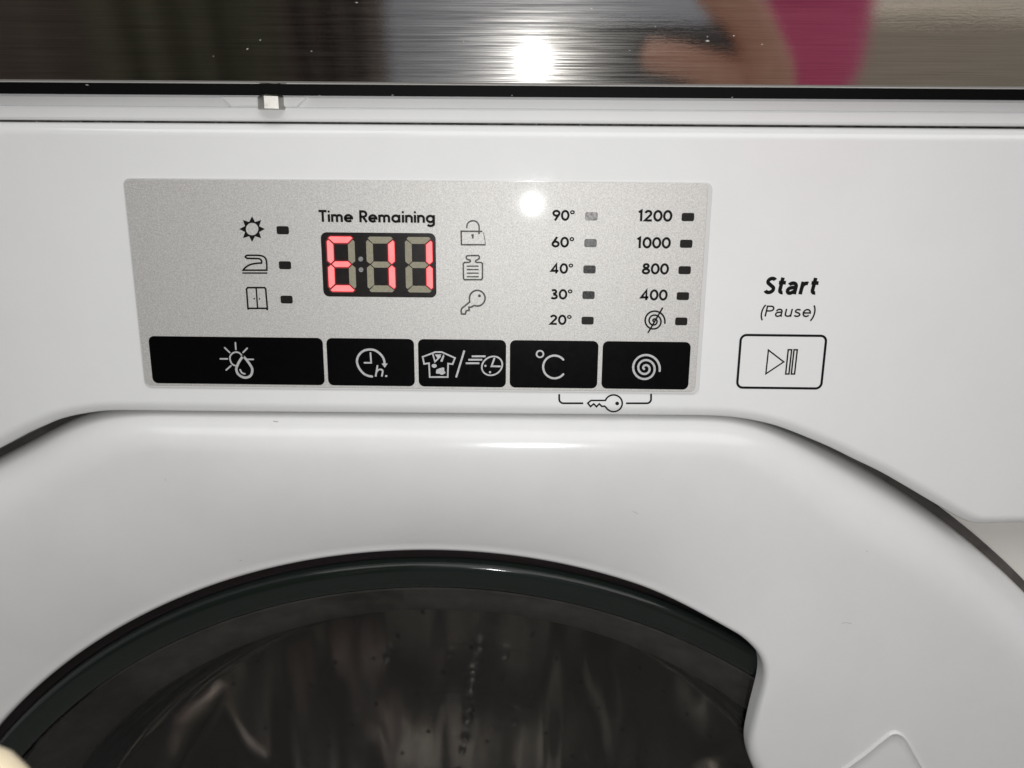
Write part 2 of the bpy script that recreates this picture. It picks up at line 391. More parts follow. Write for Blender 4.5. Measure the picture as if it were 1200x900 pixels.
# five touch fields
zt_ = (pm(176, 392).z+pm(706, 400).z+pm(809, 401).z)/3; zb2 = (pm(182, 446.6).z+pm(704, 456.4).z+pm(381, 451).z)/3
edges = [(177.5, 419, 380, 423), (384.2, 424, 486, 425), (490.6, 425, 593, 427), (597.5, 427, 700.3, 428), (705.3, 428, 807.5, 428.5)]
for (a, ya, b_, yb_) in edges:
    xa_, xb_ = pm(a, ya).x, pm(b_, yb_).x
    bt = part(slab(rrect(xa_, zb2, xb_, zt_, .0013), YP-.00012, YP-.00001, .0001), 'touch_button', M['button'], cp)
YI = YP-.00012-.00003
def icon(parent, material, name='symbol'):
    mb = MB()
    def fin(label=None): return part(mb, name, material, parent, 'flatprint', label)
    return mb, fin
wI = 1.75*MMPX
# sun + drop
mb, fin = icon(cp, M['pale_ink'])
def zz(pts, x0, y0, k): return P2([(x0+a/k, y0+b_/k) for a, b_ in pts])
k1 = 16.367
def A(pts): return zz(pts, 250, 395, k1)
for s in ([(238, 195), (333, 285)], [(443, 100), (452, 228)], [(668, 205), (590, 285)], [(155, 407), (290, 407)], [(660, 417), (785, 417)], [(357, 540), (268, 620)]):
    ribbon(mb, A(s), wI*.95, YI)
ribbon(mb, A(catmull([(570, 345), (520, 295), (455, 278), (390, 300), (345, 355), (342, 420), (370, 490), (410, 525), (445, 537)], 5)), wI*.95, YI)
ribbon(mb, A(catmull([(590, 350), (660, 430), (725, 520), (765, 600), (755, 690), (710, 745), (635, 765), (560, 745), (490, 690), (462, 610), (478, 540), (520, 455), (590, 350)], 5)), wI*1.5, YI)
ribbon(mb, A(catmull([(535, 615), (560, 660), (590, 685), (625, 692)], 4)), wI, YI)
fin('sun with a water drop')
# delayed start clock
mb, fin = icon(cp, M['pale_ink']); k2 = 18.0
def B(pts): return zz(pts, 410, 400, k2)
ribbon(mb, B(catmull([(480, 728), (400, 715), (310, 672), (225, 580), (175, 480), (162, 390), (190, 300), (250, 225), (330, 178), (430, 162), (530, 175), (620, 228), (690, 300), (730, 380), (742, 450)], 4)), wI*1.35, YI)
ribbon(mb, B([(446, 235), (460, 440), (320, 440)]), wI, YI)
fillpoly(mb, B([(680, 455), (810, 455), (746, 545)]), YI)
ribbon(mb, B([(595, 490), (555, 730)]), wI*1.05, YI, caps='butt')
ribbon(mb, B(catmull([(572, 640), (610, 590), (660, 580), (700, 600), (700, 650), (683, 730)], 4)), wI*1.05, YI, caps='butt')
fillpoly(mb, B([(757, 700), (800, 700), (797, 738), (754, 738)]), YI)
fin('clock with an arrow and the letter h')
# stained shirt / quick clock
mb, fin = icon(cp, M['pale_ink']); k3 = 11.43
def Cc(pts): return zz(pts, 490, 400, k3)
ribbon(mb, Cc([(200, 150), (65, 200), (85, 295), (150, 285), (160, 470), (400, 470), (405, 290), (465, 298), (497, 215), (350, 150), (320, 137), (230, 137), (200, 150)]), wI*.95, YI, closed=True)
ribbon(mb, Cc([(200, 160), (230, 265), (300, 195)]), wI*.85, YI)
fillpoly(mb, Cc([(228, 168), (318, 168), (300, 190), (270, 228)]), YI)
fillpoly(mb, Cc([(342, 165), (356, 190), (330, 265), (300, 262), (315, 225)]), YI)
fillpoly(mb, Cc([(220+34*math.cos(a*.35), 320+26*math.sin(a*.35)) for a in range(18)]), YI)
fillpoly(mb, Cc(catmull([(250, 370), (300, 350), (350, 345), (355, 385), (370, 415), (320, 440), (290, 425), (245, 420), (250, 370)], 4)[:-1]), YI)
ribbon(mb, Cc([(622, 115), (512, 475)]), wI*1.15, YI, caps='butt')
for s in ([(720, 193), (905, 193)], [(675, 238), (860, 238)], [(640, 285), (822, 285)]): ribbon(mb, Cc(s), wI*1.1, YI, caps='butt')
ell = []
for i in range(40):
    a = 2*math.pi*i/40; u, v = 138*math.cos(a), 126*math.sin(a); u2 = u-v*0.18*0; ell.append((992+u*.98-v*.16, 320+v))
ribbon(mb, Cc(ell), wI*.95, YI, closed=True)
ribbon(mb, Cc([(1022, 222), (985, 325), (1098, 327)]), wI*1.05, YI)
for c in ((903, 320), (965, 405)): fillpoly(mb, Cc([(c[0]+15*math.cos(a*.7), c[1]+15*math.sin(a*.7)) for a in range(9)]), YI)
fin('stained shirt, slash and speeding clock')
# degree C
mb, fin = icon(cp, M['pale_ink']); k4 = 5.714
def D(pts): return zz(pts, 610, 395, k4)
ribbon(mb, D([(130+23*math.cos(math.radians(a)), 110+22*math.sin(math.radians(a))) for a in range(0, 360, 18)]), wI*.95, YI, closed=True)
ribbon(mb, D([(227+76*math.cos(math.radians(a)), 196+76*math.sin(math.radians(a))) for a in range(-40, -321, -8)]), wI*1.25, YI)
fin('degree C')
def spiral(cx, cy, r0, r1, turns, a1, n=90, sq=1.0):
    return [(cx+(r0+(r1-r0)*i/n)*math.cos(a1-turns*2*math.pi*(1-i/n)), cy+sq*(r0+(r1-r0)*i/n)*math.sin(a1-turns*2*math.pi*(1-i/n))) for i in range(n+1)]
mb, fin = icon(cp, M['pale_ink'])
ribbon(mb, D(spiral(832, 205, 9, 98, 2.62, .18)), wI*1.3, YI)
fin('spin spiral')

# key bracket printed on the fascia
YF = -.00004
mb, fin = icon(wm, M['ink'])
ribbon(mb, D([(259, 382)]+[(259+28-28*math.cos(t_), 415+28*math.sin(t_)) for t_ in [i*math.pi/16 for i in range(9)]]+[(420, 443)]), 2.0*MMPX, YF, caps='butt')
ribbon(mb, D([(874, 380)]+[(874-28+28*math.cos(t_), 415+28*math.sin(t_)) for t_ in [i*math.pi/16 for i in range(9)]]+[(706, 443)]), 2.0*MMPX, YF, caps='butt')
kp = [(450, 442), (472, 424), (566, 424)]+[(623+58*math.cos(math.radians(a)), 443+56*math.sin(math.radians(a))) for a in range(200, 511, 10)]+[(562, 462), (545, 464), (527, 447), (509, 466), (490, 447), (469, 465)]
ribbon(mb, D(kp), 1.75*MMPX, YF, closed=True)
fillpoly(mb, D([(647+13*math.cos(a*.5), 444+12*math.sin(a*.5)) for a in range(12)]), YF)
fin('key between two bracket lines')

# ---- sun, iron, cupboard on the silver
YS = YP-.00003
k5 = 7.2
def E_(pts): return zz(pts, 270, 245, k5)
mb, fin = icon(cp, M['ink'])
ring = [(190+59*math.cos(math.radians(a)), 168+59*math.sin(math.radians(a))) for a in range(0, 360, 10)]
ribbon(mb, E_(ring), 1.6*MMPX, YS, closed=True)
for i in range(8):
    a = math.radians(45*i); u = (math.cos(a), math.sin(a)); v = (-u[1], u[0]); c = (190, 168)
    fillpoly(mb, E_([(c[0]+u[0]*57+v[0]*26, c[1]+u[1]*57+v[1]*26), (c[0]+u[0]*108, c[1]+u[1]*108), (c[0]+u[0]*57-v[0]*26, c[1]+u[1]*57-v[1]*26)]), YS)
fin('sun')
mb, fin = icon(cp, M['ink'])
ir = catmull([(115, 514), (135, 490), (180, 465), (240, 455), (268, 455)], 4)+catmull([(270, 450), (268, 432), (250, 418), (215, 416), (150, 414)], 4)+catmull([(145, 413), (132, 402), (145, 390)], 4)+catmull([(150, 389), (230, 389), (275, 395), (303, 415), (312, 450), (314, 514)], 4)
ribbon(mb, E_(ir), 1.75*MMPX, YS, closed=True)
ribbon(mb, E_([(108, 538), (318, 538)]), 1.5*MMPX, YS, caps='butt')
fin('iron')
mb, fin = icon(cp, M['ink'])
ribbon(mb, E_([(155, 835), (143, 672), (152, 661), (295, 661), (304, 672), (318, 835)]), 1.8*MMPX, YS, closed=True)
ribbon(mb, E_([(224, 664), (236, 832)]), 1.6*MMPX, YS, caps='butt')
for s in ([(157, 832), (158, 846)], [(316, 832), (317, 851)]): ribbon(mb, E_(s), 1.9*MMPX, YS, caps='butt')
for c in ((208, 754), (252, 755)): fillpoly(mb, E_([(c[0]+7*math.cos(a*.7), c[1]+7*math.sin(a*.7)) for a in range(9)]), YS)
fin('cupboard')
# padlock, weight, key
k6 = 7.2
def F_(pts): return zz(pts, 525, 250, k6)
mb, fin = icon(cp, M['grey_ink'])
ribbon(mb, F_([(290, 152), (112, 150), (115, 264), (318, 264)]), 1.6*MMPX, YS, caps='butt')
ribbon(mb, F_([(300, 160), (318, 258)]), .7*MMPX, YS, caps='butt')
ribbon(mb, F_(catmull([(160, 125), (163, 95), (180, 72), (210, 62), (240, 70), (260, 95), (264, 130), (262, 175)], 4)), 1.5*MMPX, YS, caps='butt')
ribbon(mb, F_([(198, 186), (211, 182), (211, 212)]), 1.7*MMPX, YS, caps='butt')
fin('open padlock')
mb, fin = icon(cp, M['grey_ink'])
wt = [(140, 558), (132, 548), (130, 425), (140, 413), (180, 412), (190, 404), (186, 392), (165, 388), (155, 376), (156, 362), (166, 356), (258, 355), (266, 365), (264, 380), (250, 390), (236, 396), (234, 408), (244, 413), (282, 413), (292, 424), (292, 545), (284, 558)]
ribbon(mb, F_(wt), 1.6*MMPX, YS, closed=True)
for zz_ in (444, 473, 503, 533): ribbon(mb, F_([(160, zz_), (260, zz_)]), 1.35*MMPX, YS, caps='butt')
fin('weight')
mb, fin = icon(cp, M['grey_ink'])
ky = [(112, 820), (118, 800), (185, 745), (186, 735)]+[(248+66*math.cos(math.radians(a)), 714+66*math.sin(math.radians(a))) for a in range(160, 480, 12)]+[(215, 778), (200, 788), (178, 790), (180, 815), (155, 820), (152, 830), (148, 848), (115, 846)]
ribbon(mb, F_(ky), 1.75*MMPX, YS, closed=True)
fillpoly(mb, F_([(266+13*math.cos(a*.7), 694+13*math.sin(a*.7)) for a in range(9)]), YS)
fin('key')
# no-spin spiral
k7 = 8.18
def G_(pts): return zz(pts, 740, 355, k7)
mb, fin = icon(cp, M['ink'])
ribbon(mb, G_(spiral(213, 170, 6, 105, 2.62, .2)), 1.75*MMPX, YS)
ribbon(mb, G_([(293, 47), (158, 278)]), 1.7*MMPX, YS)
fin('crossed-out spiral')

# ---- geometric sans lettering drawn as strokes (cap height 1)
def glyph(ch, w):
    h = w/2; T = 1-h; xh = .66; r = .27
    a = lambda cx, cz, rx, rz, s, e, n=18: arc(cx, cz, rx, rz, s, e, n)
    if ch == 'T': return .60, [[(0, T), (.60, T)], [(.30, T), (.30, 0)]], []
    if ch == 'i': return .16, [[(.08, 0), (.08, xh)]], [(.08, .88, w*.62)]
    if ch == 'm':
        q = .155
        return .90, [[(.09, 0), (.09, xh)], [(.09, .36)]+a(.09+q+.02, .42, q+.02, xh-h-.42, 180, 0)+[(.09+2*q+.04, 0)], [(.09+2*q+.04, .36)]+a(.09+3*q+.06, .42, q+.02, xh-h-.42, 180, 0)+[(.09+4*q+.08, 0)]], []
    if ch == 'n': return .58, [[(.09, 0), (.09, xh)], [(.09, .34)]+a(.29, .40, .20, xh-h-.40, 180, 0)+[(.49, 0)]], []
    if ch == 'e':
        rz = xh/2-h+.01
        return .64, [[(.06, xh/2), (.57, xh/2)]+a(.315, xh/2, .255, rz, 0, 320, 30)], []
    if ch == 'a':
        rz = xh/2-h+.01
        return .70, [a(.32, xh/2, .245, rz, 0, 360, 30), [(.575, 0), (.575, xh)]], []
    if ch == 'g':
        rz = xh/2-h+.01
        return .70, [a(.32, xh/2, .245, rz, 0, 360, 30), [(.575, xh), (.575, -.06)]+a(.33, -.06, .245, .20, 0, -150, 18)], []
    if ch == 'R': return .60, [[(.08, 0), (.08, T), (.28, T)]+a(.28, T-.225, .225, .225, 90, -90)+[(.08, T-.45)], [(.26, T-.45), (.53, 0)]], []
    if ch == '0': return .64, [a(.32, .5, .255, .5-h, 0, 360, 36)], []
    if ch == '1': return .40, [[(.06, .80), (.25, T+.02), (.25, 0)]], []
    if ch == '2': return .60, [a(.29, .70, .205, .3-h, 170, -30, 18)+[(.06, h), (.56, h)]], []
    if ch == '3': return .60, [a(.28, .745, .17, .255-h, 150, -90, 16)+[(.24, .49)], [(.24, .49)]+a(.28, .275, .225, .275-h, 90, -150, 18)], []
    if ch == '4': return .66, [[(.62, .26), (.06, .26), (.45, T), (.45, 0)]], []
    if ch == '6': return .62, [a(.31, .31, .235, .31-h, 0, 360, 30), [(.095, .40), (.42, 1.0)]], []
    if ch == '8': return .62, [a(.31, .745, .175, .255-h, 0, 360, 26), a(.31, .275, .235, .275-h, 0, 360, 28)], []
    if ch == '9': return .62, [a(.31, .69, .235, .31-h, 0, 360, 30), [(.525, .60), (.20, 0.0)]], []
    if ch == 'o': return .40, [a(.17, .80, .135, .135, 0, 360, 20)], []
    if ch == 'P': return .64, [[(.08, 0), (.08, T), (.34, T)]+a(.34, T-.215, .215, .215, 90, -90)+[(.08, T-.43)]], []
    if ch == 'A': return .60, [[(.08, .50)]+a(.28, .48, .19, .25-h, 165, 0)+[(.47, .12), (.52, 0)], [(.47, .42), (.28, .40)]+a(.24, .215, .17, .215-h+.02, 100, 300, 16)+[(.42, .11), (.47, .20)]], []
    if ch == 'S': return .64, [a(.33, .735, .20, .265-h, 28, 215, 16)+a(.30, .285, .225, .285-h, 62, -155, 18)], []
    if ch == 't': return .46, [[(.19, .97), (.19, .26)]+a(.34, .26, .15, .26-h, 180, 285, 10), [(.03, .70-h*.3), (.42, .70-h*.3)]], []
    if ch == 'r': return .48, [[(.11, 0), (.11, .74)], [(.11, .42)]+a(.33, .42, .21, .32-h, 175, 68, 12)], []
    if ch == 'B': return .66, [a(.31, .49, .21, .25-h, 160, 90, 8)+a(.31, .44, .20, .30-h, 90, 0, 10)+[(.51, 0)], [(.50, .40), (.30, .385)]+a(.25, .215, .155, .215-h+.03, 95, 300, 16)+[(.48, .18)]], []
    if ch == 'u': return .58, [[(.08, .73), (.08, .24)]+a(.28, .24, .20, .24-h, 180, 360)+[(.48, .73)], [(.48, .73), (.48, 0)]], []
    if ch == 's': return .54, [a(.27, .53, .17, .20-h, 25, 220, 16)+[(.33, .36)]+a(.26, .20, .19, .20-h, 40, -160, 16)], []
    if ch == 'E': return .60, [[(.07, .37), (.53, .37)]+a(.30, .365, .24, .365-h, 0, 318, 30)], []
    if ch == '(': return .28, [a(.62, .36, .50, .95, 132, 228, 16)], []
    if ch == ')': return .28, [a(-.32, .36, .50, .95, 48, -48, 16)], []
    return .34, [], []
def lettering(text, x, z, cap, width, w, material, parent, y, shear=0.0, label=None):
    w *= 1.0
    sp = .07
    tot = sum(glyph(c, w)[0]+sp for c in text)-sp
    kx = width/tot; mb = MB(); cx = 0
    for c in text:
        gw, st, dots = glyph(c, w)
        ww = w if c != 'o' else .10
        for s in st:
            closed = len(s) > 12 and abs(s[0][0]-s[-1][0])+abs(s[0][1]-s[-1][1]) < 1e-4
            ribbon(mb, [(x+(cx+u)*kx+shear*v*cap, z+v*cap) for u, v in s], ww*(cap+kx)/2, y, closed, 'butt')
        for u, v, r in dots: disc(mb, x+(cx+u)*kx, z+v*cap, r*cap, y)
        cx += gw+sp
    return part(mb, 'lettering', material, parent, 'flatprint', label or 'printed ' + text.replace('o', ' degrees') if text != 'Time Remaining' else 'printed words Time Remaining')
p = pm(374.5, 260.0); p2 = pm(510.8, 261.0)
lettering('Time Remaining', p.x, (p.z+p2.z)/2, 13.6*MMPX, p2.x-p.x, .165, M['ink'], cp, YS)
tx = {'90o': (647.2, 673.8, 258.3, 11.8), '60o': (646.3, 673.2, 289.5, 11.8), '40o': (645.2, 672, 320.2, 11.8), '30o': (644.8, 671.2, 350.3, 11.8), '20o': (644.2, 670.2, 380.0, 11.8),
      '1200': (746.8, 786.8, 259.2, 12.6), '1000': (745.2, 785, 290.6, 12.6), '800': (751.7, 782.8, 321, 12.6), '400': (750, 781.3, 351.4, 12.6)}
for s, (a, b_, zb3, cap) in tx.items():
    p, p2 = pm(a, zb3), pm(b_, zb3)
    lettering(s, p.x, p.z, cap*MMPX*1.02, p2.x-p.x, .165, M['ink'], cp, YS)
# ---- indicator lights
def led(px, py, material):
    p = pm(px, py); hw_, hh = 7.35*MMPX, 4.75*MMPX
    part(slab(rrect(p.x-hw_, p.z-hh, p.x+hw_, p.z+hh, .00042, 0, 4), YP-.00008, YP+.00001, .00005), 'indicator_light', material, cp)
for px, py in ((332.2, 269.7), (334.8, 310.6), (336.7, 350.7)): led(px, py, M['led'])
for i, (px, py) in enumerate(((692.8, 253.4), (691.8, 284.7), (690.6, 315.5), (689.5, 345.5), (688.4, 375.3))): led(px, py, M['led_grey'] if i == 0 else M['led_mid'] if i == 1 else M['led_faint'] if i in (2, 3) else M['led'])
for px, py in ((805.6, 254.3), (803.6, 285.5), (801.8, 316.4), (799.7, 346.7), (797.8, 376.2)): led(px, py, M['led'])
# ---- display: mask, segments with their halo lips, colon
a, b_, c, d = pm(376.6, 272), pm(510.6, 273.2), pm(512, 348.3), pm(379.6, 347.2)
wx0, wx1, wz0, wz1 = (a.x+d.x)/2, (b_.x+c.x)/2, (c.z+d.z)/2, (a.z+b_.z)/2
win = part(slab(rrect(wx0, wz0, wx1, wz1, 7*MMPX), YP-.00010, YP-.00001, .00008), 'display_window', M['window'], cp)
YW = YP-.00010
digits = [((141.5, 385), (155, 397), 'afedg'), ((486, 737), (497, 741), 'bc'), ((826, 1066), (833, 1072), 'bc')]
zt3 = pm(430, 240+278/7.5).z; zb3 = pm(430, 240+763/7.5).z
def seg_polys(x0, x1, z0, z1, t_, g):
    zm = (z0+z1)/2; c = t_*.5
    def H(zc_, top=0):
        if top > 0: return [(x0+c*.9+g, zc_+t_/2), (x1-c*.9-g, zc_+t_/2), (x1-c*.35-g, zc_+t_*.25), (x1-t_*1.0-g*.2, zc_-t_/2), (x0+t_*1.0+g*.2, zc_-t_/2), (x0+c*.35+g, zc_+t_*.25)]
        if top < 0: return [(x0+c*.35+g, zc_-t_*.25), (x0+t_*1.0+g*.2, zc_+t_/2), (x1-t_*1.0-g*.2, zc_+t_/2), (x1-c*.35-g, zc_-t_*.25), (x1-c*.9-g, zc_-t_/2), (x0+c*.9+g, zc_-t_/2)]
        return [(x0+t_*.55+g, zc_), (x0+t_*1.0+g, zc_+t_*.45), (x1-t_*1.0-g, zc_+t_*.45), (x1-t_*.55-g, zc_), (x1-t_*1.0-g, zc_-t_*.45), (x0+t_*1.0+g, zc_-t_*.45)]
    def V(xo, sgn, zlo, zhi, up):
        xi = xo+sgn*t_
        if up: p_ = [(xo, zhi-t_*.75), (xo+sgn*t_*.25, zhi-t_*.42-g), (xi, zhi-t_-g), (xi, zlo+t_*.45+g), (xo+sgn*t_*.5, zlo+g), (xo, zlo+t_*.45+g*.5)]
        else: p_ = [(xo, zlo+t_*.75), (xo+sgn*t_*.25, zlo+t_*.42+g), (xi, zlo+t_+g), (xi, zhi-t_*.45-g), (xo+sgn*t_*.5, zhi-g), (xo, zhi-t_*.45-g*.5)]
        return p_
    return {'a': H(z1-t_/2, 1), 'g': H(zm), 'd': H(z0+t_/2, -1), 'f': V(x0, 1, zm, z1, True), 'b': V(x1, -1, zm, z1, True), 'e': V(x0, 1, z0, zm, False), 'c': V(x1, -1, z0, zm, False)}
def ccw(p_):
    ar = sum(p_[i-1][0]*p_[i][1]-p_[i][0]*p_[i-1][1] for i in range(len(p_)))
    return p_ if ar > 0 else p_[::-1]
for (ua, ub), (la, lb), lit in digits:
    x0 = (pm(365+ua/7.5, 290).x+pm(365+la/7.5, 330).x)/2; x1 = (pm(365+ub/7.5, 290).x+pm(365+lb/7.5, 330).x)/2
    for key, poly in seg_polys(x0, x1, zb3, zt3, 8.0*MMPX, .00012).items():
        poly = ccw(poly); on = key in lit
        o = part(slab(poly, YW-.00004, YW+.00002) if not on else slab(offset_ring(poly, -.00005), YW-.00005, YW+.00002, .00017), 'digit_segment', M['seg_on'] if on else M['seg_off'], cp, label='lit red segment' if on else 'unlit olive segment')
        if on:
            o.data.materials.append(M['seg_edge'])
            for pl in o.data.polygons:
                if len(pl.vertices) == 4: pl.material_index = 1
        if on:   # added lip round each lit segment, coloured red for its halo
            o0 = offset_ring(poly, -.00006); o1 = offset_ring(poly, -.00022); o2 = offset_ring(poly, -.00026); nn = len(poly)
            mb = MB(); mb.add([(x, YW-.00002, z) for x, z in o0]+[(x, YW-.00013, z) for x, z in o1]+[(x, YW-.00001, z) for x, z in o2],
                              [(i, (i+1) % nn, nn+(i+1) % nn, nn+i) for i in range(nn)]+[(nn+i, nn+(i+1) % nn, 2*nn+(i+1) % nn, 2*nn+i) for i in range(nn)])
            part(mb, 'segment_halo', M['halo_lip'], cp)
for px, py in ((423.3, 303.4), (423.8, 315.8)):
    p = pm(px, py); part(slab(arc(p.x, p.z, 2.9*MMPX, 2.9*MMPX, 0, 345, 23), YW-.00008, YW+.00002, .00006), 'colon_dot', M['dot'], cp)

# ------------------------------------------------------------------ start button + words
bx0, bx1 = (pm(867.4, 392).x+pm(862.4, 455.6).x)/2, (pm(969.6, 392).x+pm(963, 455.6).x)/2
bz1, bz0 = (pm(867.4, 392).z+pm(969.6, 392).z)/2, (pm(862.4, 455.6).z+pm(963, 455.6).z)/2
sb = part(slab(rrect(bx0, bz0, bx1, bz1, .0012), -.00003, .0005, .00003), 'start_button', M['white'])
mb, fin = icon(sb, M['ink'], 'outline')
ribbon(mb, rrect(bx0+.0002, bz0+.0002, bx1-.0002, bz1-.0002, .0013, 0, 8), 2.5*MMPX, YF-.00003, closed=True); fin()
mb, fin = icon(sb, M['ink'])
k8 = 5.0
def H_(pts): return zz(pts, 820, 300, k8)
ribbon(mb, H_([(402, 551), (387, 690), (492, 620)]), 1.5*MMPX, YF-.00003, closed=True)
ribbon(mb, H_([(518, 549), (538, 549), (522, 691), (503, 691)]), 1.6*MMPX, YF-.00003, closed=True)
ribbon(mb, H_([(552, 549), (571, 549), (555, 691), (536, 691)]), 1.6*MMPX, YF-.00003, closed=True)
fin('play and pause outlines')
def font_text(text, x0, x1, z0, z1, bold, shear, material, y):
    cu = bpy.data.curves.new('lettering', 'FONT'); cu.body = text; cu.shear = shear; cu.offset = bold; cu.resolution_u = 6; cu.fill_mode = 'FRONT'; cu.space_character = 1.12
    o = bpy.data.objects.new('lettering', cu); COL.objects.link(o)
    dg = bpy.context.evaluated_depsgraph_get(); me = bpy.data.meshes.new_from_object(o.evaluated_get(dg))
    COL.objects.unlink(o); bpy.data.objects.remove(o)
    xs = [v.co.x for v in me.vertices]; ys = [v.co.y for v in me.vertices]
    ax, bx_, ay, by = min(xs), max(xs), min(ys), max(ys)
    for v in me.vertices:
        u, w_ = (v.co.x-ax)/(bx_-ax), (v.co.y-ay)/(by-ay)
        v.co = (x0+(x1-x0)*u, y, z0+(z1-z0)*w_)
    me.name = 'lettering'; me.materials.clear(); me.materials.append(material)
    ob = bpy.data.objects.new('lettering', me); COL.objects.link(ob); ob.parent = wm; ob['label'] = 'printed word '+text.strip('()'); fix(ob)
def ftx(text, a, b_, top, bot, bold, shear):
    font_text(text, pm(a, bot).x, pm(b_, bot).x, pm((a+b_)/2, bot).z, pm((a+b_)/2, top).z, bold, shear, M['ink'], YF)
p, p2 = pm(893.8, 344.4), pm(956.5, 344.4)
lettering('StBrt', p.x, p.z, 20.4*MMPX, p2.x-p.x, .182, M['ink'], wm, YF, .16, 'printed bold word Start')
p, p2 = pm(889.5, 370.8), pm(955, 371)
lettering('(PAusE)', p.x, p.z, 13.2*MMPX, p2.x-p.x, .105, M['ink'], wm, YF, .14, 'printed word Pause in brackets')

# ------------------------------------------------------------------ door
GC, GR = (0.0675, -0.2556), 0.1638        # glass opening
OC, OR = (0.0632, -0.2725), 0.2320        # outer circle
ZT = pm(480, 486.3, .0025).z-.0004       # flat cut under the fascia
def ray_circle(c, R_, th):
    dx, dz = math.cos(th), math.sin(th); ox, oz = DC[0]-c[0], DC[1]-c[1]
    b_ = ox*dx+oz*dz; return -b_+math.sqrt(b_*b_-(ox*ox+oz*oz-R_*R_))
def smin(a, b_, k):
    h = max(0, min(1, .5+.5*(b_-a)/k)); return b_+(a-b_)*h-k*h*(1-h)
def sstep(a, b_, x): t_ = max(0, min(1, (x-a)/(b_-a))); return t_*t_*(3-2*t_)
FPOL = sorted((math.atan2(z-DC[1], x-DC[0]), math.hypot(x-DC[0], z-DC[1])) for x, z in low)
def r_fascia(th):
    if not FPOL[0][0] <= th <= FPOL[-1][0]: return 9.0
    lo_, hi_ = 0, len(FPOL)-1
    while hi_-lo_ > 1:
        m_ = (lo_+hi_)//2
        if FPOL[m_][0] <= th: lo_ = m_
        else: hi_ = m_
    (a0, r0), (a1, r1) = FPOL[lo_], FPOL[hi_]
    p, q = Vector((r0*math.cos(a0), r0*math.sin(a0))), Vector((r1*math.cos(a1), r1*math.sin(a1))); e = q-p
    den = math.cos(th)*e.y-math.sin(th)*e.x          # where the ray meets the straight piece of outline
    return (p.x*e.y-p.y*e.x)/den if abs(den) > 1e-9 else r0
XL0, XL1, XR0, XR1 = pm(180, 482).x, pm(0, 522).x, pm(840, 488).x, pm(1060, 566).x
def cut(th):
    """0 where the rim follows its circle, 1 where the fascia cuts it flat"""
    th = (th+math.pi) % (2*math.pi)-math.pi
    if math.sin(th) < .3: return 0.0
    x = DC[0]+math.cos(th)*min(ray_circle(OC, OR, th), r_fascia(th))
    return 1-(sstep(XL0, XL1, x) if x < DC[0] else sstep(XR0, XR1, x))
def r_out(th):
    th = (th+math.pi) % (2*math.pi)-math.pi
    r = ray_circle(OC, OR, th)
    if math.sin(th) > .3:
        g = GAPL if math.cos(th) < 0 else GAPR
        return min(r, r_fascia(th)-.0003-g*(1-cut(th)))
    return r
GAPL, GAPR = .0014, .0000
edge_px = [(863, 735), (872, 742.5), (879.5, 750), (884.5, 758), (887.6, 767), (888.3, 779), (886.5, 791), (883, 803), (878.5, 820), (874.5, 838), (871.5, 853), (871.5, 866), (874.5, 880), (882, 898)]
EP = []
for x, z in P2(edge_px, .005): EP.append((math.atan2(z-DC[1], x-DC[0]), math.hypot(x-DC[0], z-DC[1])))
EP.sort(); EP = catmull(EP, 6)                                   # rising angle
def r_in(th):
    th = (th+math.pi) % (2*math.pi)-math.pi
    rc = ray_circle(GC, GR, th)
    lo_a, lo_r = EP[0]
    if EP[0][0] <= th <= EP[-1][0]:
        for (a0, r0), (a1, r1) in zip(EP, EP[1:]):
            if a0 <= th <= a1: return r0+(r1-r0)*(th-a0)/(a1-a0)
    if th > EP[-1][0]:
        d_ = th-EP[-1][0]; k = EP[-1][1]-ray_circle(GC, GR, EP[-1][0]); return rc+k*math.exp(-d_/.06)
    # handle bay continues round the side and closes below
    base = lo_r/ray_circle(GC, GR, lo_a)
    w_ = sstep(-1.0, -.72, th); dip = base-.03*sstep(lo_a, lo_a-.35, th) if th < lo_a else base
    return rc*(1+(dip-1)*w_)
NTH = 480; vs = []; fs = []
ths = [math.pi*2*i/NTH for i in range(NTH)]
# extra resolution at the bay corner
ths = sorted([t_ for t_ in ths if not EP[0][0]-.07 < t_ < EP[-1][0]+.07]+[EP[0][0]-.068+(EP[-1][0]-EP[0][0]+.136)*i/110 for i in range(111)])
rin = [r_in(t_) for t_ in ths]
for _ in range(9):
    rin = [(rin[i-1]+2*rin[i]+rin[(i+1) % len(rin)])/4 for i in range(len(rin))]
AE, BE, CREST = .0088, .0088, -.0026
def prof():
    """(inset from rim in metres or fraction, depth)"""
    out = [('r', 0, .0160)]
    for k in range(0, 13):
        a = math.pi/2*k/12; out.append(('r', AE*(1-math.cos(a)), CREST+BE*(1-math.sin(a))))
    for k in range(1, 21): out.append(('f', k/20, 0))
    for k in range(1, 7):
        a = math.pi/2*k/6; out.append(('l', math.sin(a), 1-math.cos(a)))
    out.append(('t', 0, 0))
    return out
PR = prof(); NP = len(PR); DISH = .0098
